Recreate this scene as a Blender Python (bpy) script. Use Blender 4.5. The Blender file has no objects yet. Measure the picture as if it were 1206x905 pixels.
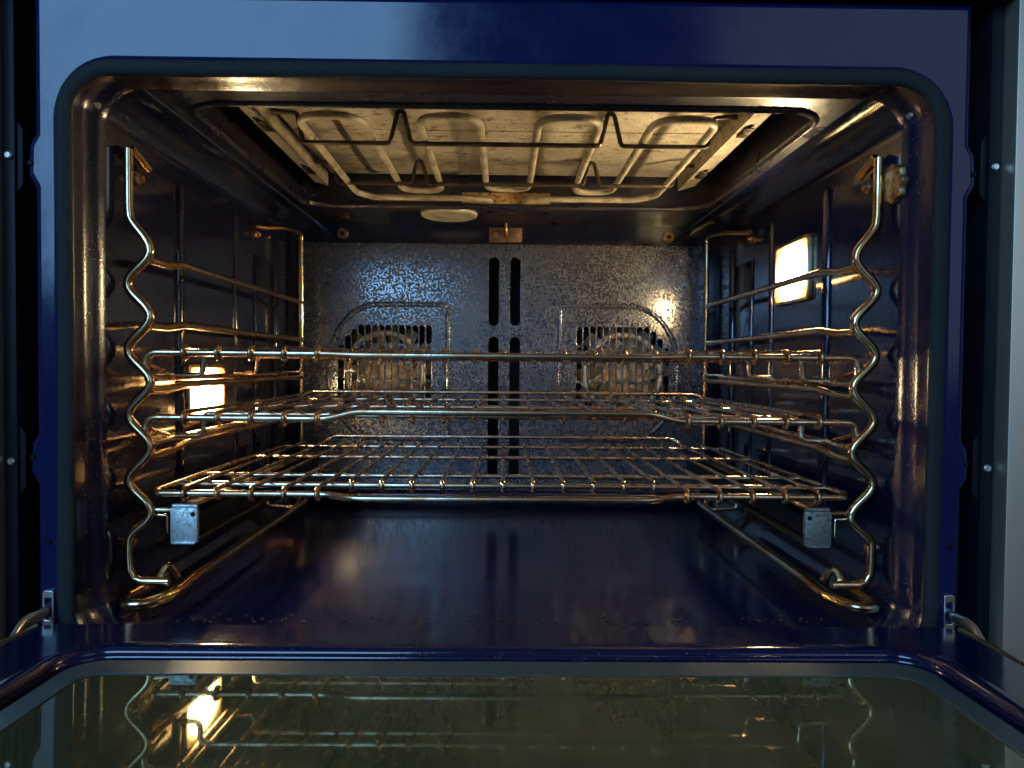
import bpy, bmesh, math, random
from math import sin, cos, pi, radians
from mathutils import Vector, Matrix

random.seed(7)
sc = bpy.context.scene
C = sc.collection
LIFT = 1.10                      # the oven is a wall oven: its middle is about 1.1 m above the kitchen floor

# ------------------------------------------------------------------ camera
cd = bpy.data.cameras.new('camera'); cam = bpy.data.objects.new('camera', cd); C.objects.link(cam)
cd.sensor_width = 36; cd.lens = 836 / 1206 * 36
cd.clip_start = 0.01; cd.clip_end = 100
YAW, PITCH, ROLL = 0.66, 1.47, 0.50
cam.matrix_world = (Matrix.Translation((0, 0, LIFT)) @ Matrix.Rotation(radians(-YAW), 4, 'Z')
                    @ Matrix.Rotation(radians(90 - PITCH), 4, 'X') @ Matrix.Rotation(radians(ROLL), 4, 'Z'))
sc.camera = cam

# ------------------------------------------------------------------ world and kitchen window
w = bpy.data.worlds.new('World'); sc.world = w; w.use_nodes = True
w.node_tree.nodes['Background'].inputs[0].default_value = (0.34, 0.37, 0.44, 1)
w.node_tree.nodes['Background'].inputs[1].default_value = 0.10

def area(name, loc, target, sx, sy, col, watts):
    l = bpy.data.lights.new(name, 'AREA'); l.shape = 'RECTANGLE'; l.size = sx; l.size_y = sy
    l.color = col; l.energy = watts
    o = bpy.data.objects.new(name, l); C.objects.link(o)
    o.location = loc
    o.rotation_euler = (Vector(target) - Vector(loc)).to_track_quat('-Z', 'Y').to_euler()
    return o
area('kitchen_window', (-1.16, -1.8, LIFT + 1.08), (-1.0, 0.5, LIFT + 0.4), 1.60, 1.60, (0.25, 0.56, 1.0), 44)
area('added_right_fill', (1.75, -1.9, LIFT + 0.9), (0.5, 0.6, LIFT + 0.3), 1.7, 1.9, (0.66, 0.82, 1.0), 5.0)  # added soft fill, no known lamp; brightens rods, side trim and right frame

sc.view_settings.view_transform = 'Standard'; sc.view_settings.look = 'None'
sc.view_settings.exposure = 0.40; sc.view_settings.gamma = 1; sc.view_settings.use_curve_mapping = False
sc.cycles.use_denoising = True
sc.cycles.max_bounces = 10; sc.cycles.glossy_bounces = 8; sc.cycles.diffuse_bounces = 4
sc.cycles.sample_clamp_indirect = 6.0
sc.cycles.blur_glossy = 0.3

# ------------------------------------------------------------------ materials
def nodes(name):
    m = bpy.data.materials.new(name); m.use_nodes = True
    nt = m.node_tree
    return m, nt, nt.nodes['Principled BSDF'], nt.nodes, nt.links

def ramp(N, L, src, stops):
    r = N.new('ShaderNodeValToRGB'); L.new(src, r.inputs[0])
    e = r.color_ramp.elements
    while len(e) < len(stops): e.new(0.5)
    for i, (p, c) in enumerate(stops):
        e[i].position = p; e[i].color = c if len(c) == 4 else (*c, 1)
    return r.outputs[0]

def noise(N, L, scale, detail=3, rough=0.5, stretch=None, w=None):
    tc = N.new('ShaderNodeTexCoord'); n = N.new('ShaderNodeTexNoise')
    n.inputs['Scale'].default_value = scale; n.inputs['Detail'].default_value = detail; n.inputs['Roughness'].default_value = rough
    if stretch:
        mp = N.new('ShaderNodeMapping'); mp.inputs['Scale'].default_value = stretch
        L.new(tc.outputs['Object'], mp.inputs[0]); L.new(mp.outputs[0], n.inputs['Vector'])
    else:
        L.new(tc.outputs['Object'], n.inputs['Vector'])
    return n.outputs['Fac']

def mix(N, L, fac, a, b):
    m = N.new('ShaderNodeMix'); m.data_type = 'RGBA'
    if hasattr(fac, 'is_linked'): L.new(fac, m.inputs[0])
    else: m.inputs[0].default_value = fac
    for s, v in ((6, a), (7, b)):
        if hasattr(v, 'is_linked'): L.new(v, m.inputs[s])
        else: m.inputs[s].default_value = (*v, 1)
    return m.outputs[2]

def bump(N, L, P, h, strength, dist):
    b = N.new('ShaderNodeBump'); b.inputs['Strength'].default_value = strength; b.inputs['Distance'].default_value = dist
    L.new(h, b.inputs['Height']); L.new(b.outputs[0], P.inputs['Normal'])

W1 = (1, 1, 1); B0 = (0, 0, 0)
def enamel(name, base, rough, fleck=(0.16, 0.18, 0.24), flecks=0.66, fs=700, grime=(0.05, 0.03, 0.015), gamt=0.5, bmp=0.10, stretch=None, ior=1.65, bs=60, grit=0.06):
    """porcelain enamel: navy glass coat, tiny pale flecks, baked-on brown haze"""
    m, nt, P, N, L = nodes(name)
    f = ramp(N, L, noise(N, L, fs, 1), [(flecks, B0), (flecks + 0.05, W1)])
    g = ramp(N, L, noise(N, L, 9, 6, 0.65), [(0.45, B0), (0.75, W1)])
    gm = N.new('ShaderNodeMath'); gm.operation = 'MULTIPLY'; L.new(g, gm.inputs[0]); gm.inputs[1].default_value = gamt
    c = mix(N, L, gm.outputs[0], base, grime)
    c = mix(N, L, f, c, fleck)
    L.new(c, P.inputs['Base Color'])
    rr = N.new('ShaderNodeMapRange'); L.new(noise(N, L, 26, 6, 0.7, stretch), rr.inputs[0])
    rr.inputs[1].default_value = 0.3; rr.inputs[2].default_value = 0.75
    rr.inputs[3].default_value = rough * 0.7; rr.inputs[4].default_value = rough * 1.6
    L.new(rr.outputs[0], P.inputs['Roughness'])
    P.inputs['IOR'].default_value = ior
    ad = N.new('ShaderNodeMath'); ad.operation = 'MULTIPLY_ADD'
    L.new(noise(N, L, 420, 3, 0.6), ad.inputs[0]); ad.inputs[1].default_value = grit; L.new(noise(N, L, bs, 4, 0.5, stretch), ad.inputs[2])
    bump(N, L, P, ad.outputs[0], bmp, 0.002)
    return m

def panel_enamel(name):
    """mottled back panel: dense black specks over slate blue"""
    m, nt, P, N, L = nodes(name)
    n1 = noise(N, L, 300, 2, 0.6)
    big = noise(N, L, 6, 3, 0.5)
    ad = N.new('ShaderNodeMath'); ad.operation = 'MULTIPLY_ADD'; L.new(big, ad.inputs[0]); ad.inputs[1].default_value = 0.30; L.new(n1, ad.inputs[2])
    f = ramp(N, L, ad.outputs[0], [(0.645, B0), (0.675, W1)])
    c1 = mix(N, L, ramp(N, L, noise(N, L, 5, 4), [(0.4, B0), (0.65, W1)]), (0.034, 0.044, 0.105), (0.056, 0.041, 0.052))
    c = mix(N, L, f, c1, (0.002, 0.002, 0.003))
    L.new(c, P.inputs['Base Color'])
    r = N.new('ShaderNodeMapRange'); L.new(f, r.inputs[0]); r.inputs[3].default_value = 0.17; r.inputs[4].default_value = 0.48
    L.new(r.outputs[0], P.inputs['Roughness'])
    P.inputs['IOR'].default_value = 2.3
    bump(N, L, P, noise(N, L, 40, 3), 0.04, 0.001)
    return m

def metal(name, light, dark, rough, lo=0.42, hi=0.62, scale=35, metallic=1.0, bmp=0.08):
    m, nt, P, N, L = nodes(name)
    f = ramp(N, L, noise(N, L, scale, 5, 0.65), [(lo, B0), (hi, W1)])
    L.new(mix(N, L, f, light, dark), P.inputs['Base Color'])
    P.inputs['Metallic'].default_value = metallic
    rr = N.new('ShaderNodeMapRange'); L.new(f, rr.inputs[0]); rr.inputs[3].default_value = rough; rr.inputs[4].default_value = min(1, rough * 1.9)
    L.new(rr.outputs[0], P.inputs['Roughness'])
    bump(N, L, P, noise(N, L, 500, 3), bmp, 0.0008)
    return m

def plain(name, col, rough, metallic=0.0, spec=0.5, ns=40, amt=0.35):
    m, nt, P, N, L = nodes(name)
    d = tuple(c * (1 - amt) for c in col)
    L.new(mix(N, L, noise(N, L, ns, 5, 0.6), d, tuple(min(1, c * (1 + amt)) for c in col)), P.inputs['Base Color'])
    P.inputs['Roughness'].default_value = rough; P.inputs['Metallic'].default_value = metallic
    P.inputs['Specular IOR Level'].default_value = spec
    return m

M = {}
M['frame'] = enamel('blue_frame_enamel', (0.002, 0.008, 0.055), 0.14, flecks=0.78, gamt=0.0, bmp=0.11, ior=1.5, bs=14)
M['wall'] = enamel('navy_wall_enamel', (0.005, 0.007, 0.028), 0.12, flecks=0.70, gamt=0.22, bmp=0.10, stretch=(1, 1, 0.12))
M['floor'] = enamel('navy_floor_enamel', (0.006, 0.009, 0.045), 0.12, flecks=0.74, gamt=0.3, bmp=0.05, stretch=(0.3, 1, 1), ior=1.75)
M['ceiling'] = enamel('navy_ceiling_enamel', (0.007, 0.008, 0.022), 0.30, flecks=0.68, gamt=0.7, bmp=0.30, grit=0.4)
M['rim'] = enamel('stained_rim_enamel', (0.006, 0.008, 0.032), 0.19, flecks=0.73, grime=(0.05, 0.034, 0.018), gamt=0.5, bmp=0.16, stretch=(1, 1, 0.25), grit=0.35)
M['door'] = enamel('blue_door_enamel', (0.002, 0.006, 0.040), 0.12, flecks=0.72, gamt=0.2, bmp=0.08)
M['panel'] = panel_enamel('speckled_panel_enamel')
M['rack'] = metal('tarnished_chrome', (0.82, 0.71, 0.54), (0.52, 0.30, 0.16), 0.15, 0.36, 0.58)
M['guide'] = metal('browned_chrome', (0.80, 0.63, 0.38), (0.52, 0.28, 0.12), 0.14, 0.40, 0.62, 22)
M['element'] = metal('scaled_element', (0.46, 0.40, 0.29), (0.30, 0.25, 0.18), 0.55, metallic=0.35, bmp=0.3)
M['wire'] = metal('dark_support_wire', (0.10, 0.08, 0.055), (0.045, 0.033, 0.024), 0.35, metallic=0.8)
M['steel'] = metal('bright_steel', (0.62, 0.61, 0.58), (0.48, 0.45, 0.40), 0.28)
M['slide'] = metal('window_lit_slide_steel', (0.66, 0.70, 0.68), (0.50, 0.54, 0.52), 0.42, scale=300, bmp=0.3)  # pale cyan of the window's reflection put into the steel colour
M['shadeslide'] = metal('shaded_slide_steel', (0.36, 0.36, 0.33), (0.26, 0.25, 0.22), 0.5, scale=300, bmp=0.3)  # same steel in a darker copy, shade put into the colour
M['cap'] = metal('cream_cap_steel', (0.85, 0.78, 0.60), (0.66, 0.54, 0.36), 0.30, scale=60, metallic=0.3)
M['copper'] = metal('heat_browned_steel', (0.50, 0.32, 0.17), (0.26, 0.14, 0.07), 0.35, scale=120)
M['fan'] = metal('heat_gilded_steel', (0.95, 0.74, 0.45), (0.66, 0.42, 0.20), 0.40, scale=60, metallic=0.4)
M['black'] = plain('black_gap', (0.004, 0.004, 0.005), 0.6)
M['darksteel'] = plain('dark_painted_steel', (0.005, 0.007, 0.011), 0.5, spec=0.15)
M['gasket'] = plain('woven_gasket', (0.020, 0.025, 0.025), 0.75, spec=0.2, ns=700, amt=0.9)
M['border'] = plain('glass_border_print', (0.045, 0.075, 0.078), 0.40, ns=20, amt=0.15)
M['trim'] = plain('stainless_trim', (0.82, 0.75, 0.62), 0.5, metallic=1.0, ns=3, amt=0.04)
M['lamplit'] = metal('lamplit_edge_steel', (0.60, 0.46, 0.28), (0.40, 0.28, 0.16), 0.25)  # plain steel; gold of the lamp's reflection put into its colour

def plate_mat():
    m, nt, P, N, L = nodes('scorched_broiler_plate')
    a = ramp(N, L, noise(N, L, 80, 5, 0.75, (0.6, 1, 1)), [(0.56, B0), (0.64, W1)])
    b = ramp(N, L, noise(N, L, 16, 6, 0.65), [(0.40, B0), (0.66, W1)])
    c = mix(N, L, b, (0.50, 0.45, 0.35), (0.29, 0.24, 0.17))
    c = mix(N, L, a, c, (0.13, 0.08, 0.045))
    sp = ramp(N, L, noise(N, L, 260, 2), [(0.63, B0), (0.68, W1)])
    c = mix(N, L, sp, c, (0.05, 0.03, 0.02))
    L.new(c, P.inputs['Base Color']); P.inputs['Roughness'].default_value = 0.6; P.inputs['Metallic'].default_value = 0.15
    bump(N, L, P, noise(N, L, 120, 4), 0.3, 0.002)
    return m
M['plate'] = plate_mat()
def orange_mat():
    m, nt, P, N, L = nodes('rust_speckled_terminal_plate')
    s = ramp(N, L, noise(N, L, 240, 3), [(0.5, B0), (0.6, W1)])
    L.new(mix(N, L, s, (0.48, 0.31, 0.13), (0.22, 0.10, 0.03)), P.inputs['Base Color'])
    P.inputs['Roughness'].default_value = 0.6
    return m
M['orange'] = orange_mat()
def lens_mat():
    m, nt, P, N, L = nodes('lit_lamp_lens')
    P.inputs['Base Color'].default_value = (0.9, 0.8, 0.6, 1); P.inputs['Roughness'].default_value = 0.3
    P.inputs['Emission Color'].default_value = (1.0, 0.79, 0.44, 1)
    tc = N.new('ShaderNodeTexCoord'); mp = N.new('ShaderNodeMapping')
    mp.inputs['Location'].default_value = (0, -1.0, -1.0); mp.inputs['Scale'].default_value = (0, 2.0, 2.0)
    L.new(tc.outputs['Generated'], mp.inputs[0])
    gr = N.new('ShaderNodeVectorMath'); gr.operation = 'LENGTH'; L.new(mp.outputs[0], gr.inputs[0])
    L.new(ramp(N, L, gr.outputs['Value'], [(0.0, (1.0, 0.82, 0.50)), (0.75, (1.0, 0.76, 0.40)), (1.0, (1.0, 0.58, 0.18))]), P.inputs['Emission Color'])
    pr = N.new('ShaderNodeMapRange'); pr.interpolation_type = 'SMOOTHERSTEP'; L.new(gr.outputs['Value'], pr.inputs[0])
    pr.inputs[1].default_value = 0.1; pr.inputs[2].default_value = 1.22; pr.inputs[3].default_value = 240; pr.inputs[4].default_value = 1.2
    L.new(pr.outputs[0], P.inputs['Emission Strength'])
    return m
M['lens'] = lens_mat()
def rib_mat():
    m, nt, P, N, L = nodes('ribbed_lamp_glass')
    P.inputs['Base Color'].default_value = (1.0, 0.93, 0.78, 1); P.inputs['Roughness'].default_value = 0.08
    P.inputs['Transmission Weight'].default_value = 1.0; P.inputs['IOR'].default_value = 1.45
    return m
M['ribglass'] = rib_mat()
def glass_mat():
    m, nt, P, N, L = nodes('tinted_door_glass')
    sm = ramp(N, L, noise(N, L, 11, 6, 0.65, (1, 0.35, 1)), [(0.38, B0), (0.72, W1)])
    L.new(mix(N, L, sm, (0.058, 0.056, 0.024), (0.125, 0.118, 0.060)), P.inputs['Base Color'])
    P.inputs['IOR'].default_value = 1.85
    P.inputs['Specular Tint'].default_value = (0.92, 1.0, 0.62, 1)
    rr = N.new('ShaderNodeMapRange'); L.new(noise(N, L, 7, 5, 0.6), rr.inputs[0])
    rr.inputs[3].default_value = 0.01; rr.inputs[4].default_value = 0.045
    L.new(rr.outputs[0], P.inputs['Roughness'])
    return m
M['glass'] = glass_mat()

# ------------------------------------------------------------------ building helpers
def link(name, me, mat, parent=None, loc=(0, 0, 0)):
    o = bpy.data.objects.new(name, me); C.objects.link(o)
    if mat is not None and not me.materials: me.materials.append(M[mat])
    o.location = loc
    if parent is not None:
        o.parent = parent
        if parent.type == 'EMPTY': o.location = Vector(loc) - Vector(parent['_b'])
    return o

def thing(name, label, cat, base, group=None):
    o = bpy.data.objects.new(name, None); C.objects.link(o)
    o.empty_display_size = 0.05
    o['_b'] = base; o.location = (base[0], base[1], base[2] + LIFT)
    o['label'] = label; o['category'] = cat
    if group: o['group'] = group
    return o

def smooth(me, ang=40):
    for p in me.polygons: p.use_smooth = True
    me.set_sharp_from_angle(angle=radians(ang))
    return me

def fillet(pts, rad, seg=5):
    """round the corners of a polyline"""
    pts = [Vector(p) for p in pts]; out = [pts[0]]
    for i in range(1, len(pts) - 1):
        a, b, c = pts[i - 1], pts[i], pts[i + 1]
        r = rad[i] if isinstance(rad, (list, tuple)) else rad
        u, v = (a - b), (c - b); lu, lv = u.length, v.length
        if lu < 1e-7 or lv < 1e-7: continue
        u /= lu; v /= lv
        ang = u.angle(v)
        if r <= 0 or ang > pi - 0.02: out.append(b); continue
        t = min(r / math.tan(ang / 2), lu * 0.49, lv * 0.49)
        p0, p1 = b + u * t, b + v * t
        for k in range(seg + 1):
            s = k / seg
            out.append(p0 * (1 - s) ** 2 + b * 2 * s * (1 - s) + p1 * s * s)
    out.append(pts[-1])
    return out

def tube_into(bm, pts, r, n=8, closed=False, flat=None):
    pts = [Vector(p) for p in pts]; q = [pts[0]]
    for p in pts[1:]:
        if (p - q[-1]).length > 1e-6: q.append(p)
    pts = q; m = len(pts)
    rings = []; up = None
    for i, p in enumerate(pts):
        if closed: d = (pts[(i + 1) % m] - pts[i - 1])
        else: d = pts[min(i + 1, m - 1)] - pts[max(i - 1, 0)]
        d.normalize()
        if up is None:
            ref = Vector((0, 0, 1)) if abs(d.z) < 0.9 else Vector((0, 1, 0))
            up = (ref - d * ref.dot(d)).normalized()
        else:
            up = (up - d * up.dot(d))
            if up.length < 1e-5: up = d.orthogonal()
            up.normalize()
        sd = d.cross(up)
        rr = r[i] if isinstance(r, (list, tuple)) else r
        ring = []
        for k in range(n):
            a = 2 * pi * k / n
            off = up * cos(a) * rr + sd * sin(a) * rr
            if flat: off = Vector((off.x * flat[0], off.y * flat[1], off.z * flat[2]))
            ring.append(bm.verts.new(p + off))
        rings.append(ring)
    cnt = m if closed else m - 1
    for i in range(cnt):
        A, Bq = rings[i], rings[(i + 1) % m]
        for k in range(n):
            bm.faces.new((A[k], A[(k + 1) % n], Bq[(k + 1) % n], Bq[k]))
    if not closed:
        bm.faces.new(list(reversed(rings[0]))); bm.faces.new(rings[-1])

def tube(pts, r, n=8, closed=False, flat=None):
    bm = bmesh.new(); tube_into(bm, pts, r, n, closed, flat)
    return bm_mesh(bm)

def bm_mesh(bm, ang=45):
    bmesh.ops.recalc_face_normals(bm, faces=bm.faces)
    me = bpy.data.meshes.new('mesh'); bm.to_mesh(me); bm.free()
    return smooth(me, ang)

def box_into(bm, x0, x1, y0, y1, z0, z1, bev=0.0, seg=2):
    t = bmesh.new()
    vs = [t.verts.new((x, y, z)) for x in (x0, x1) for y in (y0, y1) for z in (z0, z1)]
    for f in ((0, 1, 3, 2), (4, 6, 7, 5), (0, 4, 5, 1), (2, 3, 7, 6), (0, 2, 6, 4), (1, 5, 7, 3)):
        t.faces.new([vs[i] for i in f])
    bmesh.ops.recalc_face_normals(t, faces=t.faces)
    if bev: bmesh.ops.bevel(t, geom=t.edges[:], offset=bev, segments=seg, affect='EDGES', profile=0.5)
    me = bpy.data.meshes.new('tmp'); t.to_mesh(me); t.free(); bm.from_mesh(me); bpy.data.meshes.remove(me)

def box(x0, x1, y0, y1, z0, z1, bev=0.0):
    bm = bmesh.new(); box_into(bm, min(x0, x1), max(x0, x1), min(y0, y1), max(y0, y1), min(z0, z1), max(z0, z1), bev)
    return bm_mesh(bm, 35)

def cyl(c, axis, r, h, n=20, r2=None, bev=0.0):
    """a round piece: c is its base centre, axis its direction"""
    ax = Vector(axis).normalized(); a = ax.orthogonal().normalized(); b = ax.cross(a); c = Vector(c)
    r2 = r if r2 is None else r2
    prof = [(0, r), (h - bev, r2), (h, r2 - bev)] if bev else [(0, r), (h, r2)]
    bm = bmesh.new(); rings = []
    for (t, rr) in prof:
        rings.append([bm.verts.new(c + ax * t + a * cos(2 * pi * k / n) * rr + b * sin(2 * pi * k / n) * rr) for k in range(n)])
    for i in range(len(rings) - 1):
        for k in range(n): bm.faces.new((rings[i][k], rings[i][(k + 1) % n], rings[i + 1][(k + 1) % n], rings[i + 1][k]))
    bm.faces.new(rings[0]); bm.faces.new(rings[-1])
    return bm_mesh(bm, 40)

def rrect(x0, x1, y0, y1, r, seg=8):
    out = []
    for cx, cy, a0 in ((x1 - r, y1 - r, 0), (x0 + r, y1 - r, 90), (x0 + r, y0 + r, 180), (x1 - r, y0 + r, 270)):
        for k in range(seg + 1):
            a = radians(a0 + 90 * k / seg); out.append((cx + r * cos(a), cy + r * sin(a)))
    return out

def sheet(outer, holes, thick, bev, to3d, ang=30, bres=2):
    """flat plate with holes: 2-D outlines filled, thickened and edge-rounded; to3d maps (u, v, t) to space"""
    cu = bpy.data.curves.new('tmp', 'CURVE'); cu.dimensions = '2D'; cu.fill_mode = 'BOTH'
    cu.extrude = max(thick / 2 - bev, 0.0); cu.bevel_depth = bev; cu.bevel_resolution = bres; cu.offset = -bev
    for loop in [outer] + list(holes):
        s = cu.splines.new('POLY'); s.points.add(len(loop) - 1); s.use_cyclic_u = True
        for p, (u, v) in zip(s.points, loop): p.co = (u, v, 0, 1)
    ob = bpy.data.objects.new('tmp', cu); C.objects.link(ob)
    dg = bpy.context.evaluated_depsgraph_get(); dg.update()
    me = bpy.data.meshes.new_from_object(ob.evaluated_get(dg))
    bpy.data.objects.remove(ob); bpy.data.curves.remove(cu)
    me.materials.clear()
    for v in me.vertices: v.co = Vector(to3d(*v.co))
    bm = bmesh.new(); bm.from_mesh(me); bmesh.ops.remove_doubles(bm, verts=bm.verts, dist=1e-6)
    bmesh.ops.recalc_face_normals(bm, faces=bm.faces); bm.to_mesh(me); bm.free(); me.name = 'mesh'
    smooth(me, ang)
    e = 1e-3
    n0 = (Vector(to3d(e, 0.4, 0)) - Vector(to3d(0, 0.4, 0))).cross(Vector(to3d(0, 0.4 + e, 0)) - Vector(to3d(0, 0.4, 0))).normalized()
    for p in me.polygons:
        if abs(p.normal.dot(n0)) > 0.985: p.use_smooth = False
    return me

# ================================================================== THE OVEN
XW, ZT, ZB, YB = 0.313, 0.213, -0.210, 1.080        # cavity half width, ceiling, floor, back
YF = 0.530                                          # face of the front frame
oven = thing('oven', 'blue enamel wall oven with its door folded open and both lamps lit', 'oven', (0, 0.80, -0.30))

# ---- front frame, a flat blue plate with screw tabs on its sides
def frame_side(s):
    pts = [(0.3475, 0.272), (0.3475, 0.168), (0.3520, 0.160), (0.3530, 0.138), (0.3475, 0.128), (0.3475, -0.054),
           (0.3520, -0.060), (0.3530, -0.082), (0.3475, -0.092), (0.3475, -0.300)]
    return [(s * x, z) for x, z in pts]
outer = frame_side(1) + list(reversed(frame_side(-1)))
hole = rrect(-0.328, 0.328, -0.221, 0.2195, 0.040, 10)
front = link('front_frame', sheet(outer, [hole], 0.012, 0.0055, lambda u, v, t: (u, YF + 0.006 + t, v), bres=3), 'frame', oven)
for s in (-1, 1):
    for z in (0.146, -0.071):
        link('screw', cyl((s * 0.3492, YF, z), (0, -1, 0), 0.0022, 0.0012, 12, bev=0.0006), 'darksteel', front)
    link('screw', cyl((s * 0.3385, YF, -0.134), (0, -1, 0), 0.0025, 0.0015, 12, bev=0.0007), 'darksteel', front)
    # hinge receiver: a slotted steel eye low on each side of the frame
    link('hinge_receiver', sheet(rrect(s * 0.3375 - 0.0042, s * 0.3375 + 0.0042, -0.197, -0.170, 0.002, 3),
         [rrect(s * 0.3375 - 0.0026, s * 0.3375 + 0.0026, -0.192, -0.1755, 0.001, 3)], 0.003, 0.0006,
         lambda u, v, t: (u, YF - 0.0016 + t, v)), 'steel', front)

# ---- woven door seal round the opening
gp = []
rr = rrect(-0.3255, 0.3255, -0.2205, 0.2168, 0.036, 20)
dense = []
for i in range(len(rr)):
    a, b = rr[i], rr[(i + 1) % len(rr)]
    n = max(1, int(math.dist(a, b) / 0.02))
    for k in range(n): dense.append((a[0] + (b[0] - a[0]) * k / n, a[1] + (b[1] - a[1]) * k / n))
for i, (x, z) in enumerate(dense):
    wv = 0.0005 * sin(i * 0.23) + 0.0002 * sin(i * 0.61 + 2)
    d = math.hypot(x, z); gp.append((x * (1 + wv / d), YF + 0.0005, z * (1 + wv / d)))
link('door_seal', tube(gp, 0.0060, 14, closed=True, flat=(1, 0.62, 1)), 'gasket', oven)

# ---- cavity: rim, side walls with rounded corners, floor
SEG = 16
def section(ds, dt, db, r):
    """cross section, counter-clockwise from the lower right: right wall, ceiling, left wall, floor"""
    x, zt, zb = XW + ds, ZT + dt, ZB - db
    pts = []
    for cx, cz, a0 in ((x - r, zt - r, 0), (-x + r, zt - r, 90), (-x + r, zb + r, 180), (x - r, zb + r, 270)):
        for k in range(SEG + 1):
            a = radians(a0 + 90 * k / SEG); pts.append((cx + r * cos(a), cz + r * sin(a)))
    return pts
def loft(stations, keep):
    secs = [[(x, y, z) for x, z in section(*a)] for y, a in stations]
    n = len(secs[0]); bm = bmesh.new(); cache = {}
    def v(i, j):
        j %= n
        if (i, j) not in cache: cache[(i, j)] = bm.verts.new(secs[i][j])
        return cache[(i, j)]
    for i in range(len(secs) - 1):
        for j in range(n):
            if keep(j): bm.faces.new((v(i, j), v(i, j + 1), v(i + 1, j + 1), v(i + 1, j)))
    me = bpy.data.meshes.new('mesh'); bm.to_mesh(me); bm.free()
    return smooth(me, 50)
S1 = SEG + 1
rimst = [(0.537, (0.0105, 0.0072, 0.004, 0.034)), (0.5345, (0.0095, 0.0062, 0.004, 0.033)), (0.537, (0.0085, 0.0054, 0.003, 0.032)),
         (0.545, (0.0082, 0.0052, 0.003, 0.032)), (0.549, (0.0070, 0.0044, 0.002, 0.031)), (0.555, (0.003, 0.0028, 0.001, 0.030)), (0.559, (0.0008, 0.001, 0.0, 0.030)), (0.563, (0, 0, 0, 0.030))]
link('cavity_rim', loft(rimst, lambda j: True), 'rim', oven)
body = [(0.563, (0, 0, 0, 0.030))] + [(0.563 + (YB - 0.563) * k / 12, (0, 0, 0, 0.030)) for k in range(1, 13)]
n_all = 4 * S1
side_r = set(range(3 * S1, 4 * S1)) | set(range(0, SEG)) | {4 * S1 - 1}
side_l = set(range(S1, 2 * S1)) | set(range(2 * S1 - 1, 3 * S1 - 1))
floor_i = {3 * S1 - 1}
walls = [link('side_wall', loft(body, lambda j: j in side_l), 'wall', oven), link('side_wall', loft(body, lambda j: j in side_r), 'wall', oven)]
link('cavity_floor', loft(body, lambda j: j in floor_i), 'floor', oven)

for s, wl in ((-1, walls[0]), (1, walls[1])):
    for y, z0, z1, r in ((0.689, -0.150, 0.176, 0.0062), (0.832, -0.150, 0.172, 0.0048), (0.975, -0.150, 0.168, 0.0062)):
        link('rib', tube([(s * (XW + 0.0015), y, z0), (s * (XW + 0.0015), y, z0 + 0.006), (s * (XW + 0.0015), y, z1 - 0.006), (s * (XW + 0.0015), y, z1)], [0.002, r, r, 0.002], 16), 'wall', wl)
    link('raised_panel', box(s * (XW + 0.001), s * (XW - 0.0025), 0.893, 0.962, -0.145, 0.136, 0.002), 'wall', wl)
    link('corner_dimple', cyl((s * (XW + 0.004), 0.556, 0.1985), (-s, 0.25, -0.4), 0.0045, 0.0045, 16, r2=0.003, bev=0.001), 'steel', wl)

# ---- ceiling with the broiler opening
OX, OY0, OY1 = 0.264, 0.590, 0.957
open_ = rrect(-OX, OX, OY0, OY1, 0.035, 10)
XI = XW - 0.030
ceil = link('cavity_ceiling', sheet([(-XI, 0.563), (XI, 0.563), (XI, YB), (-XI, YB)], [open_], 0.003, 0.0012, lambda u, v, t: (u, v, ZT + 0.0015 + t)), 'ceiling', oven)
bm = bmesh.new()
rows = []
for z, ins in ((ZT + 0.001, -0.0008), (ZT + 0.006, -0.004), (ZT + 0.020, -0.007), (ZT + 0.050, -0.009)):
    rows.append([bm.verts.new((u * (OX - ins) / OX, (OY0 + OY1) / 2 + (v - (OY0 + OY1) / 2) * ((OY1 - OY0) / 2 - ins) / ((OY1 - OY0) / 2), z)) for u, v in open_])
for i in range(len(rows) - 1):
    for k in range(len(open_)): bm.faces.new((rows[i][k], rows[i][(k + 1) % len(open_)], rows[i + 1][(k + 1) % len(open_)], rows[i + 1][k]))
bm.faces.new(rows[-1])
link('broiler_recess', bm_mesh(bm, 50), 'ceiling', oven)
# rim bead round the opening
link('opening_bead', tube([(u * 1.012, (OY0 + OY1) / 2 + (v - (OY0 + OY1) / 2) * 1.012, ZT - 0.0002) for u, v in open_], 0.0034, 8, closed=True), 'ceiling', ceil)

# ---- broiler plate with its two slotted side strips
plate = link('broiler_plate', box(-0.232, 0.232, 0.598, 0.954, 0.2540, 0.2570, 0.001), 'plate', oven)
link('plate_seam', box(-0.231, 0.231, 0.775, 0.777, 0.2530, 0.2543), 'plate', plate)
for s in (-1, 1):
    sx0 = 0.229 if s > 0 else 0.2345
    holes = [[(s * (sx0 + 0.252) / 2 + dx, y + dy) for dx, dy in rrect(-0.0045, 0.0045, -0.013, 0.013, 0.0044, 5)] for y in (0.712, 0.870)]
    link('side_strip', sheet([(s * sx0, 0.600), (s * 0.252, 0.600), (s * 0.252, 0.948), (s * sx0, 0.948)], holes, 0.002, 0.0003,
         lambda u, v, t, s=s: (u, v, 0.2385 + t + (abs(u) - 0.24) * 0.30)), 'plate', plate)
    link('strip_web', box(s * sx0, s * (sx0 + 0.0015), 0.600, 0.948, 0.2355, 0.2540), 'plate', plate)

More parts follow.
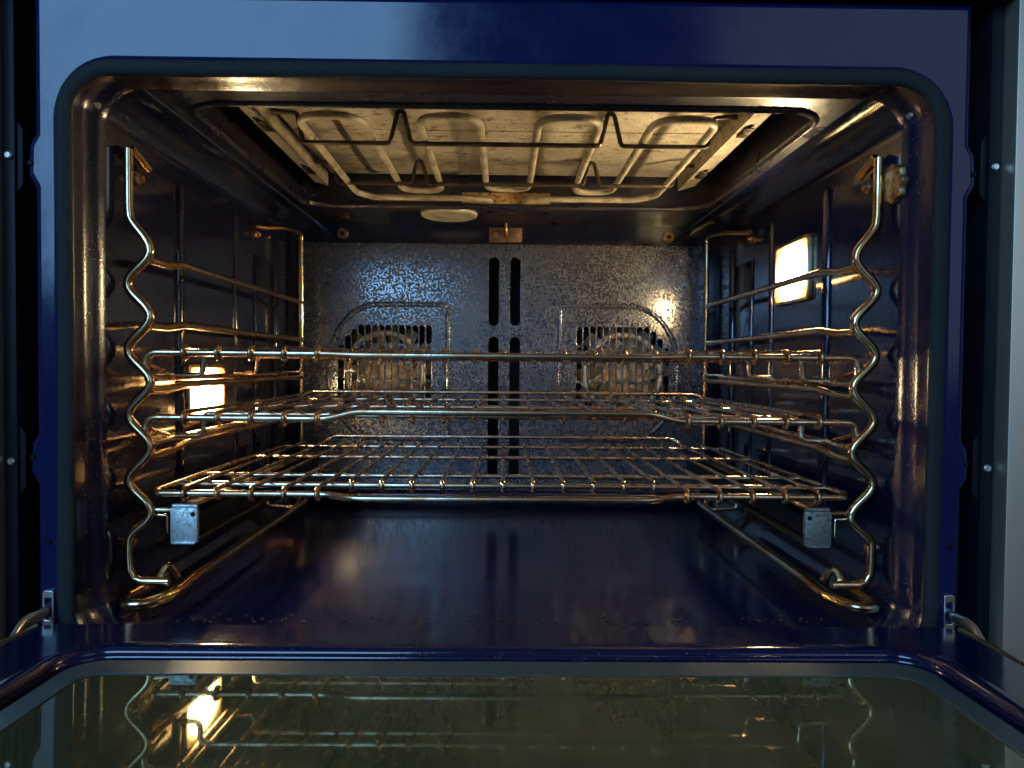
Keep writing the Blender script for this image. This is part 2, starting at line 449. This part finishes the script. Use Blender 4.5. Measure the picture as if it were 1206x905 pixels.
# ---- broil element: one long tube folded into four loops, on two bent wires
ZE = 0.2255; RE = 0.0038
TX = [-0.192, -0.132, -0.081, -0.024, 0.024 + 0.006, 0.088, 0.137, 0.196]
yf, yb = 0.650, 0.912
path = [(-0.020, 0.962, 0.2215), (-0.021, 0.945, 0.2200), (-0.050, 0.937, 0.2190), (-0.170, 0.937, 0.2190), (TX[0], 0.925, 0.222), (TX[0], yf, ZE),
        (TX[1], yf, ZE), (TX[1], 0.926, ZE), (TX[2], 0.926, ZE), (TX[2], yf, ZE), (TX[3], yf, ZE), (TX[3], 0.915, ZE), (TX[4], 0.915, ZE),
        (TX[4], yf, ZE), (TX[5], yf, ZE), (TX[5], 0.926, ZE), (TX[6], 0.926, ZE), (TX[6], yf, ZE), (TX[7], yf, ZE), (TX[7], 0.925, 0.222),
        (0.170, 0.938, 0.219), (0.060, 0.938, 0.219), (0.027, 0.945, 0.2195), (0.024, 0.962, 0.2215)]
rad = [0, 0.012, 0.01, 0.016, 0.02] + [0.028] * 14 + [0.02, 0.016, 0.01, 0.012, 0]
rad[5:7] = [0.030, 0.030]; rad[17:19] = [0.030, 0.030]
elem = link('broil_element', tube(fillet(path, rad, 8), RE, 12), 'element', oven)
def support_wire(y, zl, zp, X):
    pts = [(-X[0] - 0.022, y - 0.004, zp - 0.003), (-X[0], y, zp - 0.003), (-X[0] + 0.006, y, zl), (-X[1] - 0.009, y, zl), (-X[1] - 0.0015, y, zp), (-X[1] + 0.0045, y, zp), (-X[1] + 0.012, y, zl),
           (X[1] - 0.012, y, zl), (X[1] - 0.0045, y, zp), (X[1] + 0.0015, y, zp), (X[1] + 0.009, y, zl), (X[0] - 0.006, y, zl), (X[0], y, zp - 0.003), (X[0] + 0.022, y - 0.004, zp - 0.003)]
    return tube(fillet(pts, 0.005, 4), 0.0024, 8)
link('support_wire', support_wire(0.712, ZE - RE - 0.002, 0.2515, (0.207, 0.106)), 'wire', elem)
link('support_wire', support_wire(0.870, ZE - RE - 0.0015, 0.2475, (0.209, 0.106)), 'wire', elem)
for s in (-1, 1):
    for y in (0.710, 0.868):
        bm = bmesh.new()
        for sg in (-1, 1):
            box_into(bm, s * 0.238 - 0.005, s * 0.238 + 0.005, y + sg * 0.003, y + sg * 0.014, 0.2330, 0.2345, 0.0005, 1)
        box_into(bm, s * 0.238 - 0.003, s * 0.238 + 0.003, y - 0.004, y + 0.004, 0.2325, 0.2500, 0.0005, 1)
        link('wire_clip', bm_mesh(bm), 'wire', elem)
link('terminal_plate', box(-0.058, 0.060, 0.9600, 0.9640, 0.2150, 0.2325, 0.0008), 'orange', elem)

# ---- vent cap in the ceiling, sensor and buttons on the back wall
bm = bmesh.new(); rings = []
for (r, z) in ((0.040, ZT + 0.001), (0.0395, ZT - 0.003), (0.036, ZT - 0.0045), (0.032, ZT - 0.003), (0.020, ZT - 0.0035), (0.004, ZT - 0.006)):
    rings.append([bm.verts.new((-0.079 + r * cos(2 * pi * k / 40), 1.005 + r * sin(2 * pi * k / 40), z)) for k in range(40)])
for i in range(len(rings) - 1):
    for k in range(40): bm.faces.new((rings[i][k], rings[i][(k + 1) % 40], rings[i + 1][(k + 1) % 40], rings[i + 1][k]))
bm.faces.new(rings[-1])
link('vent_cap', bm_mesh(bm, 40), 'cap', oven)

YP = 1.066                                        # face of the convection panel
link('back_wall', box(-XW - 0.004, XW + 0.004, YB, YB + 0.004, 0.170, ZT + 0.004), 'wall', oven)
sens = link('sensor_bracket', box(-0.024, 0.026, YB - 0.003, YB, 0.1865, 0.2085, 0.001), 'copper', oven)
link('probe', tube(fillet([(0.001, YB - 0.003, 0.197), (0.001, YB - 0.018, 0.198), (0.001, YB - 0.020, 0.212)], 0.006, 4), 0.0028, 10), 'copper', sens)
for x in (-0.015, 0.015):
    link('screw', cyl((x, YB - 0.003, 0.1965), (0, -1, 0), 0.0042, 0.0025, 14, bev=0.001), 'steel', sens)
for x in (-0.245, 0.248):
    b = link('button', cyl((x, YB, 0.197), (0, -1, 0), 0.0085, 0.004, 24, bev=0.0015), 'copper', oven)
    link('screw', cyl((x, YB - 0.004, 0.197), (0, -1, 0), 0.0035, 0.002, 12, bev=0.0008), 'darksteel', b)

# ---- convection panel: speckled plate with slots, behind it two fans
def slot(x, z0, z1, w):
    return rrect(x - w / 2, x + w / 2, z0, z1, w / 2 - 0.0001, 5)
FX, FZ = 0.180, -0.010
holes = []
for s in (-1, 1):
    holes.append(slot(s * 0.0160, 0.060, 0.162, 0.0150)); holes.append(slot(s * 0.0160, -0.168, 0.043, 0.0150))
    for i in range(14):
        x = 0.1130 + 0.0101 * i
        top = 0.061
        if i > 10: top = (0.054, 0.044, 0.030)[i - 11]
        zt, zb = top, 2 * FZ - top
        cuts = [zb] + ([-0.064, -0.024, 0.030] if i % 2 == 0 else [-0.045, 0.004]) + [zt]
        if i == 13: cuts = [zb, zt]
        elif i >= 11: cuts = [zb, -0.010, zt]
        for a, b in zip(cuts, cuts[1:]):
            if b - a > 0.012: holes.append(slot(s * x, a + 0.0017, b - 0.0017, 0.0074))
panel = link('convection_panel', sheet(rrect(-0.299, 0.299, -0.200, 0.1815, 0.004, 2), holes, 0.003, 0.0011, lambda u, v, t: (u, YP + 0.0015 + t, v), bres=2), 'panel', oven)
link('panel_edge', box(-0.299, 0.299, YP + 0.0035, YB, 0.174, 0.180, 0.001), 'panel', panel)
for s in (-1, 1):
    pts = []
    for a in range(0, 181, 9): pts.append((s * (0.190 + 0.073 * sin(radians(a))), FZ + 0.1005 * cos(radians(a)), 0))
    loop = [(s * 0.092, FZ + 0.1005, 0)] + pts + [(s * 0.092, FZ - 0.1005, 0), (s * 0.085, FZ - 0.0985, 0), (s * 0.084, FZ - 0.092, 0), (s * 0.084, FZ + 0.092, 0), (s * 0.085, FZ + 0.0985, 0)]
    link('fan_cover_bead', tube([(x, YP, z) for x, z, _ in loop], 0.0042, 10, closed=True, flat=(1, 0.75, 1)), 'panel', panel)
    # convection fan behind the slots
    fan = link('convection_fan', cyl((s * FX, 1.112, FZ), (0, -1, 0), 0.018, 0.022, 24, r2=0.013, bev=0.004), 'fan', oven)
    bm = bmesh.new()
    box_into(bm, -0.0009, 0.0009, -0.028, 0.0, 0.015, 0.074, 0.0003, 1)
    bl = bm_mesh(bm)
    for k in range(14):
        b = link('blade', bl, 'fan', fan, (s * FX, 1.108, FZ)); b.rotation_euler = (0, 2 * pi * k / 14, 0)
        b.rotation_euler.rotate_axis('Z', 0.75)
    link('heating_ring', tube([(s * FX + 0.058 * cos(2 * pi * k / 40), 1.0745, FZ + 0.058 * sin(2 * pi * k / 40)) for k in range(40)], 0.0042, 10, closed=True), 'fan', fan)
    link('fan_shroud', cyl((s * FX, 1.150, FZ), (0, -1, 0), 0.092, 0.018, 40, r2=0.090), 'black', fan)
link('rear_chamber', box(-XW, XW, 1.152, 1.156, -0.215, 0.185), 'black', oven)
for s in (-1, 1):
    link('chamber_side', box(s * 0.299, s * (XW + 0.004), YB - 0.006, 1.156, -0.215, 0.182), 'wall', oven)
link('chamber_base', box(-XW, XW, YP + 0.006, 1.156, -0.216, -0.190, 0.004), 'wall', oven)
link('panel_foot', tube([(-0.299, YP + 0.0005, -0.197), (0.299, YP + 0.0005, -0.197)], 0.010, 14), 'wall', oven)

# ---- the two oven lamps: a lit lens in a thin metal frame on each side wall
for s, z in ((-1, -0.031), (1, 0.104)):
    hh, y0 = (0.026, 0.699) if s < 0 else (0.030, 0.721)
    fr = link('lamp', sheet(rrect(y0, y0 + 0.092, z - hh - 0.004, z + hh + 0.004, 0.006, 4), [rrect(y0 + 0.004, y0 + 0.088, z - hh, z + hh, 0.005, 4)], 0.005, 0.001,
              lambda u, v, t, s=s: (s * (XW - 0.0022) + t, u, v)), 'lamplit', oven)
    link('lens', box(s * (XW - 0.0005), s * (XW - 0.0030), y0 + 0.0038, y0 + 0.0882, z - hh - 0.0002, z + hh + 0.0002, 0.0008), 'lens', fr)
    for k in range(9):
        yy = y0 + 0.0095 + 0.0091 * k
        link('lens_rib', tube([(s * (XW - 0.0030), yy, z - hh + 0.002), (s * (XW - 0.0030), yy, z + hh - 0.002)], 0.0011, 8), 'ribglass', fr)

# ---- meat probe socket on the right wall
sock = link('probe_socket', cyl((XW + 0.006, 0.5665, 0.1475), (-1, 0.15, 0), 0.0125, 0.008, 18, bev=0.001), 'darksteel', oven)
bm = bmesh.new()
N_ = 48; rings = []
for (t, k0) in ((0.006, 1.0), (0.0095, 1.0), (0.0105, 0.94)):
    rings.append([bm.verts.new((XW + 0.006 - t, 0.5665 + t * 0.15 + (0.0145 + 0.0012 * cos(8 * 2 * pi * k / N_)) * k0 * cos(2 * pi * k / N_), 0.1475 + (0.0145 + 0.0012 * cos(8 * 2 * pi * k / N_)) * k0 * sin(2 * pi * k / N_))) for k in range(N_)])
for i in range(2):
    for k in range(N_): bm.faces.new((rings[i][k], rings[i][(k + 1) % N_], rings[i + 1][(k + 1) % N_], rings[i + 1][k]))
bm.faces.new(rings[0]); bm.faces.new(rings[-1])
link('socket_cap', bm_mesh(bm, 35), 'copper', sock)

# ---- pegs that carry the rack guides
for s in (-1, 1):
    for y, z in ((0.604, 0.1540), (0.888, 0.1600), (0.590, -0.150)):
        p = link('guide_peg', cyl((s * (XW + 0.001), y, z), (-s, 0, 0), 0.0050, 0.008, 16, bev=0.0015), 'copper', oven)
        link('screw', cyl((s * (XW - 0.007), y, z), (-s, 0, 0), 0.0030, 0.0025, 12, bev=0.0008), 'copper', p)

# ---- chassis beside and above the frame
for s in (-1, 1):
    ch = link('side_channel', box(s * 0.345, s * 0.376, 0.562, 0.566, -0.32, 0.32), 'black', oven)
    link('channel_wall', box(s * 0.3650, s * 0.3745, 0.536, 0.560, -0.32, 0.32, 0.001), 'darksteel', ch)
    for z in (0.153, -0.075):
        link('channel_tab', sheet([(s * 0.3660, z - 0.028), (s * 0.3605, z - 0.020), (s * 0.3605, z + 0.020), (s * 0.3660, z + 0.028)], [], 0.004, 0.001,
             lambda u, v, t: (u, 0.5405 + t, v)), 'darksteel', ch)
        link('screw', cyl((s * 0.3690, 0.536, z), (0, -1, 0), 0.0030, 0.0025, 14, bev=0.001), 'steel', ch)
    link('side_trim', box(s * 0.3750, s * 0.430, 0.522, 0.560, -0.32, 0.32, 0.0015), 'trim', oven)
link('top_strip', box(-0.3745, 0.3745, 0.520, 0.560, 0.2745, 0.32, 0.002), 'darksteel', oven)
link('frame_return', box(-0.349, 0.349, 0.5425, 0.560, 0.2265, 0.271), 'black', oven)

# ---- the open door, hinged low on the frame and lying almost flat
DZ = -0.187
door = link('door', sheet(rrect(-0.328, 0.328, 0.030, 0.507, 0.012, 5), [rrect(-0.2700, 0.2700, 0.080, 0.4475, 0.026, 8)], 0.016, 0.0025,
            lambda u, v, t: (u, v, DZ - 0.008 + t), bres=3), 'door', oven)
hp = rrect(-0.2780, 0.2780, 0.072, 0.4580, 0.032, 10)
link('inner_bead', tube([(x, y, DZ - 0.0005) for x, y in hp], 0.0078, 14, closed=True, flat=(1, 1, 0.55)), 'door', door)
link('door_glass', sheet(rrect(-0.2625, 0.2625, 0.085, 0.4400, 0.020, 8), [], 0.005, 0.0008, lambda u, v, t: (u, v, DZ - 0.0035 + t)), 'glass', door)
link('glass_border', sheet(rrect(-0.2620, 0.2620, 0.086, 0.4395, 0.0195, 8), [rrect(-0.2470, 0.2470, 0.100, 0.4195, 0.014, 8)], 0.0006, 0.0001, lambda u, v, t: (u, v, DZ - 0.0006 + t)), 'border', door)
link('door_core', box(-0.3225, 0.3225, 0.036, 0.504, DZ - 0.060, DZ - 0.0162), 'black', door)
for s in (-1, 1):
    link('edge_highlight', box(s * 0.3285, s * 0.3325, 0.034, 0.504, DZ - 0.018, DZ + 0.0005, 0.001), 'lamplit', door)  # strip stands for the lamp highlight along the steel door edge
    arm = fillet([(s * 0.3390, 0.531, DZ + 0.002), (s * 0.3380, 0.516, DZ + 0.001), (s * 0.3370, 0.500, DZ + 0.003), (s * 0.3365, 0.488, DZ - 0.006)], 0.02, 6)
    link('hinge_arm', tube(arm, 0.0034, 10, flat=(0.7, 1, 1.3)), 'steel', door)
TILT = 1.6
piv = Vector((0, 0.520, DZ))
rot = Matrix.Translation(piv) @ Matrix.Rotation(radians(-TILT), 4, 'X') @ Matrix.Translation(-piv)
door.matrix_local = door.matrix_local @ rot

# ================================================================== RACK GUIDES
ZN = [0.0905 - 0.0533 * k for k in range(5)]
YG = 0.582; RG = 0.0038
def guide(s, label):
    g = thing('rack_guide', label, 'rack guide', (s * 0.295, 0.80, -0.195), 'wire guides on the cavity side walls')
    pts = [(s * 0.3065, 0.616, 0.1660), (s * 0.3065, 0.590, 0.1745), (s * 0.305, YG, 0.172), (s * 0.305, YG, 0.126)]
    z = 0.122
    zi = []
    for k in range(5):
        zi.append((ZN[k], 0.2880))
        zi.append((ZN[k] - 0.0266 if k < 4 else -0.1455, 0.3060))
    cur = (0.122, 0.305)
    for (zz, xx) in zi:
        for j in range(1, 9):
            t = j / 8; e = (1 - cos(pi * t)) / 2
            pts.append((s * (cur[1] + (xx - cur[1]) * e), YG, cur[0] + (zz - cur[0]) * t))
        cur = (zz, xx)
    pts += [(s * 0.306, YG, -0.158), (s * 0.3055, YG, -0.170), (s * 0.302, YG, -0.177), (s * 0.296, YG, -0.1795), (s * 0.2735, YG, -0.1795)]
    link('front_post', tube(pts, RG, 10), 'guide', g)
    rp = fillet([(s * 0.3085, 0.880, 0.1690), (s * 0.300, 0.905, 0.1715), (s * 0.290, 0.935, 0.178), (s * 0.290, 1.020, 0.1885), (s * 0.290, 1.020, -0.155), (s * 0.275, 0.990, -0.186), (s * 0.268, 0.950, -0.1865)], 0.012, 5)
    link('rear_post', tube(rp, RG, 10), 'guide', g)
    for k in range(4):
        zr = ZN[k] - 0.003
        a = fillet([(s * 0.2905, YG + 0.004, zr - 0.004), (s * 0.2895, 0.612, zr - 0.004), (s * 0.2880, 0.645, zr), (s * 0.290, 1.018, zr)], 0.03, 5)
        link('shelf_rail', tube(a, RG * 0.92, 10), 'guide', g)
    base = fillet([(s * 0.268, 0.958, -0.1865), (s * 0.268, 0.620, -0.1865), (s * 0.270, 0.590, -0.190), (s * 0.283, 0.562, -0.192), (s * 0.302, 0.562, -0.192), (s * 0.306, 0.580, -0.192), (s * 0.300, 0.606, -0.190)],
                  [0, 0.02, 0.02, 0.02, 0.012, 0.012, 0], 6)
    link('floor_rail', tube(base, RG * 1.15, 10), 'guide', g)
    link('foot_loop', tube(fillet([(s * 0.284, 0.586, -0.1800), (s * 0.279, 0.590, -0.165), (s * 0.272, 0.594, -0.1805)], 0.004, 5), RG * 0.9, 8), 'guide', g)
    link('rear_hook', tube(fillet([(s * 0.309, 0.930, -0.172), (s * 0.309, 0.930, -0.1860), (s * 0.272, 0.932, -0.1880), (s * 0.268, 0.934, -0.176)], 0.007, 4), RG * 0.8, 8), 'guide', g)
    return g
guide(-1, 'wavy chrome wire rack guide on the wall with the low lamp')
guide(1, 'wavy chrome wire rack guide on the wall with the high lamp')

# ================================================================== SLIDES under the lowest rack
def slide(s, label, mat):
    t = thing('slide_rail', label, 'slide rail', (s * 0.2585, 0.80, -0.1465), 'slides under the lowest rack')
    xa, xb = s * 0.2495, s * 0.2715
    bm = bmesh.new()
    box_into(bm, min(xa, xb) + 0.001, max(xa, xb) - 0.001, 0.584, 0.985, -0.1180, -0.1164, 0.0004, 1)
    box_into(bm, min(xa, xb) + 0.001, max(xa, xb) - 0.001, 0.584, 0.985, -0.1460, -0.1445, 0.0004, 1)
    box_into(bm, max(xa, xb) - 0.0026 if s > 0 else min(xa, xb) + 0.001, max(xa, xb) - 0.001 if s > 0 else min(xa, xb) + 0.0026, 0.5845, 0.984, -0.1443, -0.1182, 0.0003, 1)
    ch = link('channel', bm_mesh(bm), 'wire', t)
    link('front_cap', box(xa, xb, 0.5795, 0.5838, -0.1468, -0.1185, 0.0006), mat, t)
    link('cap_lip', tube([(xa + s * 0.001, 0.5825, -0.1172), (xb - s * 0.001, 0.5825, -0.1172)], 0.0017, 10), mat, t)
    link('rivet', cyl((s * 0.2530, 0.5797, -0.1235), (0, -1, 0), 0.0019, 0.0012, 12, bev=0.0005), 'darksteel', t)
    link('cap_fold', box(s * 0.2510, s * 0.2700, 0.5780, 0.5798, -0.1479, -0.1462, 0.0004), mat, t)
    link('inner_rail', box(s * 0.2525, s * 0.2655, 0.592, 0.970, -0.1400, -0.1240, 0.001), 'darksteel', t)
    link('mounting_pin', tube(fillet([(s * 0.2875, 0.5835, -0.1205), (s * 0.2690, 0.5870, -0.1215)], 0.002, 3), 0.0021, 8), 'guide', t)
    link('mounting_hook', tube(fillet([(s * 0.2875, 0.5850, -0.1255), (s * 0.2765, 0.5850, -0.1255), (s * 0.2765, 0.5855, -0.1400)], 0.002, 3), 0.0014, 8), 'guide', t)
    return t
slide(-1, 'steel slide with an end cap coloured as lit by the window, beside the guide below the low lamp', 'slide')
slide(1, 'steel slide with an end cap coloured as in shade, beside the guide below the high lamp', 'shadeslide')

# ================================================================== WIRE RACKS
RW, RR = 0.0019, 0.0030
def rod_mesh(yfront):
    R = RR + RW
    pts = [(0, 0.9475, -0.004), (0, 0.9445, 0.0015), (0, 0.938, R), (0, yfront, R)]
    for a in range(105, 331, 15): pts.append((0, yfront + R * cos(radians(a)), R * sin(radians(a))))
    return tube(pts, RW, 8)
YRF, YRI, YRB = 0.586, 0.632, 0.940
side_rod, mid_rod = rod_mesh(YRF), rod_mesh(YRI)
XS = [0.153 + 0.0272 * j for j in range(5)]
def rack(label, zf, zs, bow, flat_rack, fence):
    t = thing('wire_rack', label, 'oven rack', (0, 0.76, (zs if not flat_rack else zf) - 0.003), 'racks in the oven')
    dy, dz = bow
    bowp = [(-0.146, YRF, zf), (-0.122, YRF + dy, zf + dz), (0.122, YRF + dy, zf + dz), (0.146, YRF, zf)]
    if flat_rack:
        HX = 0.2895
        fr = [(-HX, YRF + 0.012, zf + 0.001)] + [(-HX + 0.004, YRF, zf)] + bowp + [(HX - 0.004, YRF, zf)] + [(HX, YRF + 0.012, zf + 0.001)]
        link('front_rail', tube(fillet(fr, [0, 0.006, 0.05, 0.05, 0.05, 0.05, 0.006, 0], 6), RR, 10), 'rack', t)
        for s in (-1, 1):
            link('side_rail', tube(fillet([(s * HX, YRF + 0.010, zf + 0.001), (s * HX, YRB, zf), (s * (HX - 0.02), YRB, zf)], 0.01, 5), 0.0026, 10), 'rack', t)
    else:
        HX = 0.2935
        fr = [(-HX + 0.002, YRF + 0.010, zs), (-HX, YRF, zs + 0.002), (-HX, YRF, zf)] + bowp + [(HX, YRF, zf), (HX, YRF, zs + 0.002), (HX - 0.002, YRF + 0.010, zs)]
        link('front_rail', tube(fillet(fr, [0, 0.006, 0.009, 0.05, 0.05, 0.05, 0.05, 0.009, 0.006, 0], 6), RR, 10), 'rack', t)
        for s in (-1, 1):
            link('side_rail', tube([(s * (HX - 0.002), YRF + 0.008, zs), (s * (HX - 0.003), YRB + 0.012, zs)], 0.0028, 10), 'rack', t)
            link('corner_brace', tube(fillet([(s * (HX - 0.0005), YRF + 0.004, zf - 0.010), (s * (HX - 0.004), YRF + 0.030, zs + 0.004)], 0.004, 3), 0.0018, 8), 'rack', t)
    ib = HX if flat_rack else 0.1475
    link('inner_bar', tube([(-ib, YRI, zf), (ib, YRI, zf)], RR * 0.95, 10), 'rack', t)
    if not flat_rack:
        for s in (-1, 1):
            link('inner_bar', tube(fillet([(s * 0.1475, YRI, zf), (s * 0.266, YRI, zf), (s * 0.267, YRI, zs + 0.002), (s * 0.2905, YRI, zs + 0.002)], 0.006, 4), RR * 0.9, 10), 'rack', t)
    bars = (0.690, 0.830, 0.9375) if flat_rack else (0.770, 0.9375)
    zc = zf + RR + RW - RW - 0.0025
    for y in bars:
        if flat_rack: p = [(-HX, y, zc - 0.001), (HX, y, zc - 0.001)]
        else: p = [(-0.2905, y, zs + 0.003), (-0.2670, y, zs + 0.003), (-0.2660, y, zc - 0.001), (0.2660, y, zc - 0.001), (0.2670, y, zs + 0.003), (0.2905, y, zs + 0.003)]
        link('cross_bar', tube(fillet(p, 0.006, 4), 0.0025, 10), 'rack', t)
    fx, fz = fence
    link('rear_fence', tube(fillet([(-fx - 0.012, 0.936, zf), (-fx - 0.007, 0.945, zf + fz * 0.6), (-fx + 0.004, 0.948, zf + fz), (fx - 0.004, 0.948, zf + fz), (fx + 0.007, 0.945, zf + fz * 0.6), (fx + 0.012, 0.936, zf)], 0.007, 4), 0.0026, 10), 'rack', t)
    for k in range(-5, 6):
        link('rod', mid_rod, 'rack', t, (0.0269 * k, 0, zf))
    for s in (-1, 1):
        for x in XS: link('rod', side_rod, 'rack', t, (s * x, 0, zf))
    return t
rack('wire rack on the highest of the three occupied shelf levels, its front rail nearly straight', 0.0085, ZN[2] + 0.003, (-0.002, -0.0008), False, (0.262, 0.006))
rack('wire rack in the middle, its front rail bowed upward between the corners', -0.0450, ZN[3] + 0.003, (-0.003, 0.0062), False, (0.258, 0.009))
rack('flat lowest wire rack lying on the two slide rails', -0.1075, 0, (-0.010, -0.0015), True, (0.228, 0.012))

# ================================================================== baked-on crumbs along the front of the cavity floor
bm = bmesh.new()
for k in range(130):
    x = random.uniform(-0.27, 0.27); y = 0.572 + abs(random.gauss(0, 0.012)); a = random.uniform(0.0004, 0.0013)
    t = bmesh.ops.create_icosphere(bm, subdivisions=1, radius=a)
    sq = random.uniform(0.5, 1.6)
    for v in t['verts']:
        v.co = Vector((x + v.co.x * sq * random.uniform(0.7, 1.3), y + v.co.y * random.uniform(0.7, 1.3), ZB + a * 0.6 + v.co.z * 0.8 * random.uniform(0.7, 1.2)))
me = bm_mesh(bm, 30)
M['crumb'] = plain('charred_crumb', (0.10, 0.055, 0.025), 0.7, amt=0.8, ns=120)
cr = link('crumbs', me, 'crumb', None, (0, 0, LIFT))
cr['kind'] = 'stuff'; cr['label'] = 'charred brown crumbs scattered along the front of the oven floor'; cr['category'] = 'crumbs'

for o in bpy.data.objects:
    if '_b' in o.keys(): del o['_b']
